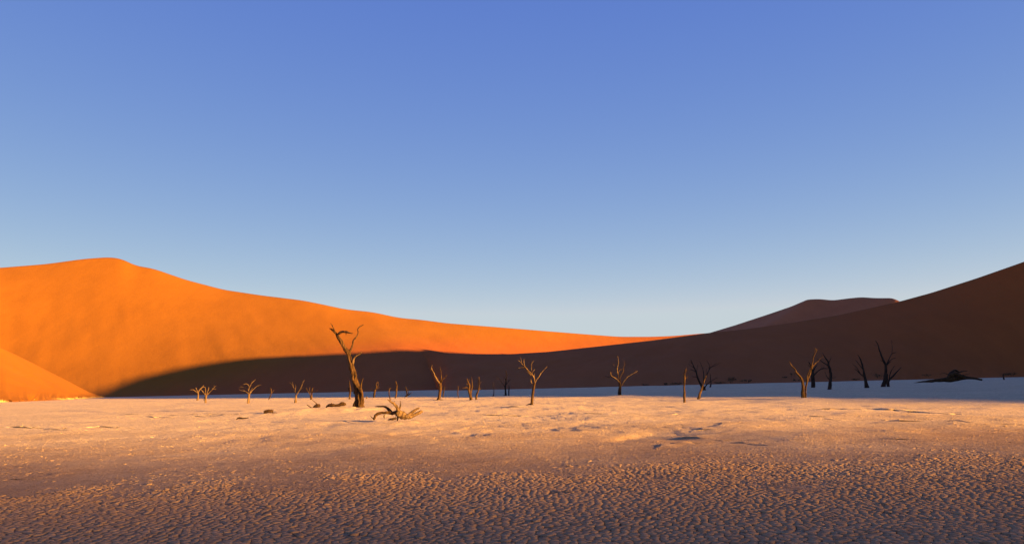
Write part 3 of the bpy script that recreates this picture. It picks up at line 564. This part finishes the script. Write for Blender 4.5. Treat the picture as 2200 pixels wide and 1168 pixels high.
# fallen trees and logs
dead_tree(7, 'fallen bleached tree with antler like branches in front of the big tree', M_PALE, [
    [(1655, 262, 34), (1700, 282, 38), (1750, 302, 30), (1800, 308, 18)],
    [(1652, 240, 24), (1640, 205, 17), (1610, 165, 15), (1575, 140, 11), (1533, 111, 4)], [(1604, 168, 7), (1613, 128, 3)], [(1562, 130, 7), (1560, 95, 6), (1552, 58, 3)], [(1662, 225, 14), (1677, 182, 8), (1677, 128, 3)],
    [(1650, 255, 25), (1590, 265, 22), (1560, 240, 18), (1535, 210, 15), (1490, 190, 10), (1440, 190, 8), (1393, 190, 3)], [(1575, 262, 18), (1500, 262, 14), (1440, 266, 14), (1400, 292, 14), (1378, 338, 10)],
    [(1390, 318, 7), (1362, 318, 5), (1340, 298, 2)], [(1652, 250, 16), (1648, 305, 12), (1644, 358, 5)],
    [(1745, 298, 20), (1800, 268, 19), (1850, 226, 15), (1892, 206, 8)], [(1780, 308, 20), (1850, 280, 19), (1905, 250, 16), (1926, 250, 10)], [(1690, 290, 16), (1716, 322, 12), (1740, 336, 5)], [(1500, 320, 4), (1494, 300, 8), (1505, 280, 4)],
    [(1630, 320, 12), (1590, 330, 14), (1540, 340, 6)]],
    name='fallen_tree', cat='fallen tree', group='fallen trees and logs on the pan', base=(1660, 360), main=True, depth=.45, rscale=1.02,
    accents={1: M_PALE, 2: M_PALE, 3: M_WOOD, 4: M_PALE, 5: M_WOOD, 6: M_WOOD, 7: M_WOOD, 8: M_WOOD})
dead_tree(7, 'dark knobbly log lying just left of the big trunk', M_WOOD, [
    [(850, 228, 8), (880, 212, 18), (915, 212, 20), (950, 214, 14), (990, 208, 16), (1022, 196, 23), (1052, 200, 18), (1064, 205, 8)], [(880, 205, 6), (905, 188, 4), (912, 184, 2)]],
    name='fallen_log', cat='log', group='fallen trees and logs on the pan', base=(960, 236), depth=.3)
dead_tree(7, 'broken log with a slanting pointed branch, left of the knobbly log', M_WOOD, [
    [(705, 232, 8), (730, 222, 18), (768, 216, 18), (775, 215, 10)], [(748, 208, 8), (722, 178, 6), (683, 149, 3)], [(690, 246, 6), (655, 224, 7), (628, 206, 5)]],
    name='fallen_log', cat='log', group='fallen trees and logs on the pan', base=(740, 240), depth=.3)
dead_tree(7, 'short pale log stump on a clay rise, leftmost of the logs', M_WOOD, [
    [(160, 252, 15), (190, 250, 19), (232, 250, 18), (240, 252, 12)], [(235, 264, 8), (310, 272, 7), (380, 268, 3)]],
    name='fallen_log', cat='log', group='fallen trees and logs on the pan', base=(200, 268), depth=.2)
dead_tree(2, 'dark low lump of wood casting a shadow, in front of the leftmost log', M_DARK, [
    [(785, 722, 6), (820, 706, 13), (870, 708, 12), (940, 704, 4)]], name='fallen_log', cat='log', group='fallen trees and logs on the pan', base=(860, 725), depth=.2)
dead_tree(6, 'dark tangled fallen tree on the shaded pan at the far right', M_WOOD, [
    [(430, 706, 4), (540, 684, 9), (680, 672, 20), (800, 660, 22), (1000, 645, 32), (1150, 625, 22), (1300, 632, 14), (1440, 656, 9)], [(980, 640, 26), (955, 590, 18), (1000, 540, 22), (1050, 516, 22), (1100, 542, 13), (1170, 526, 7), (1222, 525, 4)],
    [(955, 585, 8), (890, 558, 5), (818, 570, 3)], [(1060, 630, 20), (1090, 590, 22), (1160, 600, 18), (1260, 622, 10)], [(700, 668, 12), (745, 650, 10), (800, 648, 5)], [(1030, 540, 18), (1050, 590, 22), (1040, 640, 20)], [(1100, 590, 8), (1200, 575, 5), (1260, 560, 3)], [(1390, 648, 6), (1440, 640, 4)], [(930, 640, 30), (985, 590, 34), (1050, 566, 36), (1120, 596, 26), (1180, 620, 20)], [(820, 655, 12), (900, 628, 14), (960, 610, 10)]],
    name='fallen_tree', cat='fallen tree', group='fallen trees and logs on the pan', base=(950, 692), depth=.5, rscale=1.15)

# ------------------------------------------------------------------ shrubs and dry grass at the foot of the dunes
def shrub(x0, x1, ytop, ybase, Y, label, n=150, stem=False):
    a = at((x0 + x1) / 2, ybase, Y); w = (x1 - x0) / F * Y; h = max((ybase - ytop) / F * Y, .3)
    root = bpy.data.objects.new('shrub', None); root.empty_display_size = .3; COL.objects.link(root); root.location = a; tag(root, label, 'shrub', 'shrubs along the dune foot')
    rn = np.random.default_rng(int(x0 * 7 + x1)); V = []; Fq = []
    nb = max(3, int(w / h * 2)); cs = np.stack((rn.uniform(-w / 2, w / 2, nb), rn.uniform(-w / 6, w / 6, nb), h * (.35 + .35 * rn.random(nb) * (1 if not stem else 0) + (.45 if stem else 0))), -1)
    for i in range(n):
        c = cs[rn.integers(nb)] + rn.normal(size=3) * np.array((w / nb * .55, w / nb * .5, h * .17)); c[2] = min(max(c[2], .02), h)
        s = .12 + .22 * rn.random(); d = rn.normal(size=3); d /= np.linalg.norm(d); e = np.cross(d, rn.normal(size=3)); e /= np.linalg.norm(e) + 1e-9
        k = len(V); V += [c - d * s, c + e * s * .5, c + d * s, c - e * s * .5]; Fq.append((k, k + 1, k + 2, k + 3))
    link('foliage', mesh_np('foliage', np.array(V), [np.array(Fq)]), M_BUSH, root, False)
    for i in range(1 if stem else 4):
        q = cs[i % nb]; vv, f = tube([(q[0] * .3, 0, -.1), (q[0] * .6, q[1] * .5, q[2] * .5), (q[0], q[1], q[2])], [.07, .05, .03], 6, .2, i + x0)
        link('stem', mesh_np('stem', vv, f), M_DARK, root)
Z4 = lambda x, y: (x / 6.471 + 1240, y / 6.471 + 720)
Z5 = lambda x, y: (x / 5.789 + 1580, y / 5.789 + 720)
Z6 = lambda x, y: (x / 6.87 + 1900, y / 6.87 + 720)
def sh(Z, x0, x1, y0, y1, label, Y=362, **k):
    a, b = Z(x0, y0), Z(x1, y1); shrub(a[0], b[0], a[1], b[1], Y, label, **k)
sh(Z4, 905, 985, 676, 694, 'faint low shrub between the candelabra tree and the pole', 350, n=90)
sh(Z4, 1190, 1250, 658, 690, 'small dark shrub left of the pole at the dune foot', 352, n=120)
sh(Z4, 1280, 1462, 650, 688, 'long dark shrub just left of the pole at the dune foot', 352, n=220)
sh(Z4, 1890, 2060, 640, 672, 'low spreading shrub beside the rounded bush', 360, n=180)
sh(Z4, 2070, 2205, 572, 665, 'rounded dark bush right of the many branched tree', 362, n=320)
sh(Z5, 70, 215, 545, 590, 'ragged low shrub left of the V shaped tree', 365, n=200)
sh(Z5, 570, 640, 512, 530, 'small shrub up on the dune slope left of the V shaped tree', 385, n=80)
sh(Z5, 690, 735, 468, 545, 'little umbrella shaped shrub behind the V shaped tree', 380, n=90, stem=True)
sh(Z5, 720, 790, 538, 570, 'low shrub under the umbrella shaped shrub', 372, n=110)
sh(Z5, 1450, 1545, 535, 556, 'low shrub left of the fan branched tree', 372, n=110)
sh(Z5, 1700, 1860, 458, 530, 'sloping bush behind the tallest shaded tree', 380, n=260)
sh(Z6, 1770, 2010, 545, 600, 'dark low bush behind the short post at the far right', 385, n=260)
sh(Z6, 560, 700, 560, 610, 'faint shrub left of the tangled fallen tree', 385, n=110)
def grass():
    rn = np.random.default_rng(3); V = []; Ft = []
    for i in range(420):
        x = rn.uniform(-60, 216); t = np.clip(x / 216, 0, 1); y = np.interp(x, (-60, 0, 120, 216), (866.5, 863.2, 858.8, 853.6)); g = gnd(x, y)
        g = g + np.array((rn.normal() * .8, rn.uniform(0, 5), 0)); s = rn.uniform(.5, 1.2) * (1 if rn.random() < .8 else 1.5)
        for b in range(14):
            a = rn.uniform(0, 6.283); l = s * rn.uniform(.5, 1); d = np.array((math.cos(a), math.sin(a), 0)) * rn.uniform(.1, .7) * l; c = g + np.array((rn.normal() * .35, rn.normal() * .35, -.05)); wv = np.array((-math.sin(a), math.cos(a), 0)) * .05
            k = len(V); V += [c - wv, c + wv, c + d + np.array((0, 0, l))]; Ft.append((k, k + 1, k + 2))
    tag(link('dry_grass', mesh_np('dry_grass', np.array(V), [np.array(Ft)]), M_GRASS, None, False), 'fringe of straw yellow grass along the foot of the left dune', 'grass', kind='stuff')
grass()
